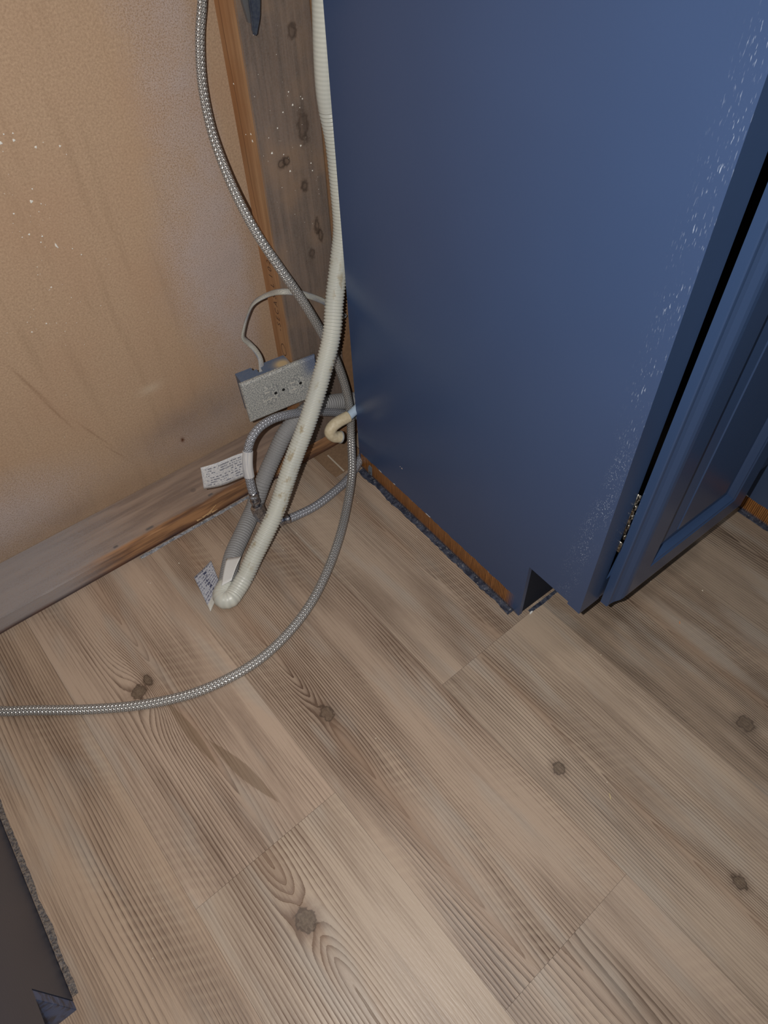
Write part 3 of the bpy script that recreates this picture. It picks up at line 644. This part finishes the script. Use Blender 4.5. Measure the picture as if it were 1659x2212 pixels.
# corrugated drain hose: white strand, U bend on the floor, oversprayed strand going back
m = M('milky_corrugated_plastic', .38, 0, .5); u, v, _ = m.coord('UV'); n = m.noise(m.vec(u*5, v*34, 0.0), 1, 3, .65); n2 = m.noise(m.v, 40, 2)
gp = (v*(6.2832/.0042)).sin()*.5+.5
c = m.mix(gp*.40, srgb(188, 189, 180), srgb(222, 222, 212))
c = m.mix(m.noise(m.vec(u*2, v*9, 3.0), 1, 2).step(.45, .7)*.4, c, srgb(168, 172, 170))
st = n.step(.54, .66)*m.noise(m.vec(u*3, v*12, 7.0), 1, 1).step(.42, .56)
c = m.mix(st*v.step(.66, .74)*.60, c, srgb(150, 130, 88)); m.color(c)
m.b.inputs['Subsurface Weight'].default_value = .15; m.b.inputs['Subsurface Radius'].default_value = (.004, .004, .003); m.b.inputs['Subsurface Scale'].default_value = 1
hose_w = m.m
m = M('corrugated_plastic_grey_overspray', .6, 0, .3); u, v, _ = m.coord('UV'); n = m.noise(m.vec(u*60, v*1400, 0.0), 1, 2, .7)
gp = (v*(6.2832/.0042)).sin()*.5+.5
m.color(m.mix(n.step(.35, .65)*.6, srgb(150, 150, 150), srgb(106, 106, 110))); hose_g = m.m
PIT = .0042
def corr(s, L, r=.0128, d=.0019, c0=0, c1=0):
    if s < c0 or s > L-c1: return r-.0004
    a = (s/PIT) % 1; k_ = .5+.5*math.cos(2*math.pi*a); return r-d+d*(k_**.6)
H2 = tag(obj('drain_hose', tube(white, lambda s, L: corr(s, L, c0=.52) if s < .52 else corr(s, L), .0007, 28), hose_w, None, True), 'ribbed white drain hose hanging down beside the blue cabinet and doubling back at the floor', 'hose')
bend_pts = [white[-2], white[-1], (-.2985, .3455, .0138), (-.3035, .3500, .0136), gray[0], gray[1]]
obj('bend_cuff', tube([white[-2], white[-1], (-.2985, .3462, .0134), (-.3055, .3505, .0134), (-.3040, .3600, .0134), gray[1]], lambda s, L: corr(s, L, .0127, .0007), .001, 28), hose_w, H2, True)
obj('painted_strand', tube(gray[1:], lambda s, L: corr(s, L, .0128, .0014), .0007, 28), hose_g, H2, True)
F = [Vector(p) for p in tag_floor]
sheet((-.3279, .3537, .0008), (-.2960, .3790, .0008), (-.2850, .4290, .0030), (-.3189, .4183, .0028), 14, 12, lambda a, b: .0006*math.sin(a*5+b*2), tag2_m, 'paper_tag', H2)
white_p = plain('tag_blank', srgb(214, 214, 212), .6)
sheet((-.2990, .3640, .0255), (-.2840, .3600, .0300), (-.2520, .3870, .0290), (-.2700, .3990, .0265), 8, 8, lambda a, b: .002*math.sin(b*2.5), white_p, 'tag_flap', H2)

# cream elbow tube poking out of the corner
cream = plain('aged_cream_plastic', srgb(206, 194, 166), .5, speck=.5, scale=200, c2=srgb(180, 164, 132))
E_ = tag(obj('elbow_pipe', tube(elbow[2:], .0088, .001, 26), cream, None, True), 'cream plastic elbow pipe sticking out from behind the blue cabinet corner', 'pipe')
obj('pipe_stub', tube([elbow[0], elbow[1], elbow[2]], .0066, .001, 22), plain('pale_blue_pipe', srgb(176, 196, 216), .4), E_, True)
e1, e2 = Vector(elbow[-2]), Vector(elbow[-1]); ed = (e2-e1).normalized()
obj('end_ring', lathe_along(e2-ed*.001, e2+ed*.002, [(0, .0096), (.8, .0096), (1, .0088)], 26), plain('grey_ring', srgb(150, 152, 150), .5), E_, True)

# flat household cable looping out of the outlet box
m = M('cable_sheath', .6); u, v, _ = m.coord('UV'); n = m.noise(m.vec(u*30, v*900, 0.0), 1, 2, .7); n2 = m.noise(m.vec(u*2, v*22, 0.0), 1, 2)
m.color(m.mix(n.step(.4, .6)*.7, m.mix(n2.step(.4, .65), srgb(186, 184, 172), srgb(138, 142, 154)), srgb(112, 112, 114)))
tag(obj('electrical_cable', tube(cable, lambda s, L: .0040, .0015, 18, flat=.50, twist=lambda f: .4+2.6*f), m.m, None, True), 'flat grey electrical cable looping up from the outlet box and behind the white hose', 'cable')

# painted metal strap ends hanging at the very top, before the stud
nv = plain('dark_blue_painted_metal', srgb(50, 56, 70), .45, speck=.5, scale=300, c2=srgb(72, 78, 84))
ST = tag(obj('cable_strap', (lambda bm: (prism(bm, [(-.0605, .90), (-.0590, .6360), (-.0560, .6190), (-.0545, .6185), (-.0500, .6190), (-.0470, .640), (-.0490, .90)], 1, .4925, .4965), bm)[1])(bmesh.new()), plain('grey_painted_metal', srgb(84, 84, 86), .5)), 'dark painted pointed strap end hanging in front of the wide stud at the top', 'strap')
bm = bmesh.new(); prism(bm, [(-.0530, .90), (-.0545, .6250), (-.0555, .6120), (-.0540, .6085), (-.0515, .6085), (-.0495, .6130), (-.0450, .6230), (-.0415, .640), (-.0410, .90)], 1, .4870, .4915)
bmesh.ops.bevel(bm, geom=bm.edges[:], offset=.0012, segments=2, affect='EDGES'); obj('strap_tip', bm, nv, ST)

# ================================================================ LITTER ON THE FLOOR
crumb_m = plain('crumb_white', srgb(216, 208, 190), .6)
def crumb(x, y, r, sd):
    bm = bmesh.new(); bmesh.ops.create_icosphere(bm, subdivisions=1, radius=r)
    for v_ in bm.verts:
        v_.co *= .75+.5*noise.noise(v_.co*900+Vector((sd, 0, 0))); v_.co.z *= .6
    zmin = min(v_.co.z for v_ in bm.verts); bmesh.ops.translate(bm, verts=bm.verts, vec=(0, 0, -zmin+.0001))
    o = tag(obj('debris_crumb', bm, crumb_m), 'tiny pale crumb of debris lying on the plank floor', 'debris', 'crumbs scattered on the plank floor'); o.location = (x, y, 0); return o
for i, (x_, y_, r_) in enumerate([(-.3237,.457,11),(-.3726,.4514,9),(-.375,.4554,7),(-.2554,.4958,8),(-.2571,.4467,7),(-.1578,.3943,8),(-.1906,.3806,8),(.2265,-.0486,11),(.1834,.0061,8),(-.0788,-.1417,7),(-.2571,.0668,8),(-.5006,.18,5),(-.5753,.0258,7),(-.0216,.2745,7),(.0414,-.0277,8),(-.044,.40,8),(-.036,.41,7),(-.050,.385,6)]):
    crumb(x_, y_, r_*.00012, i*3.3)
def chip(x, y, a, l, w, h, name, label, c):
    bm = bmesh.new(); prism(bm, [(-l, -w), (l*.7, -w*.8), (l, w*.4), (l*.2, w), (-l*.9, w*.6)], 2, 0, h)
    o = tag(obj(name, bm, plain(name+'_tone', c, .6)), label, 'debris'); o.location = (x, y, .0003); o.rotation_euler.z = a; return o
chip(.0165, .0745, .1, .0030, .0013, .0015, 'paint_chip', 'white paint chip on the floor at the corner of the toe kick', srgb(222, 222, 216))
chip(-.0882, -.1543, .95, .0036, .0004, .0004, 'wood_sliver', 'thin yellow wood sliver on the plank below the small round knot', srgb(206, 190, 140))
chip(.1604, -.0609, .6, .0022, .0006, .0005, 'wood_shaving', 'small orange wood shaving on the planks in front of the raised panel door', srgb(208, 140, 96))

# ================================================================ CEILING OVER THE BAY
bm = bmesh.new(); box(bm, -1.15, 1.05, -1.45, .62, 2.40, 2.42); struct(obj('ceiling', bm, plain('ceiling_white', srgb(226, 222, 214), .9)))
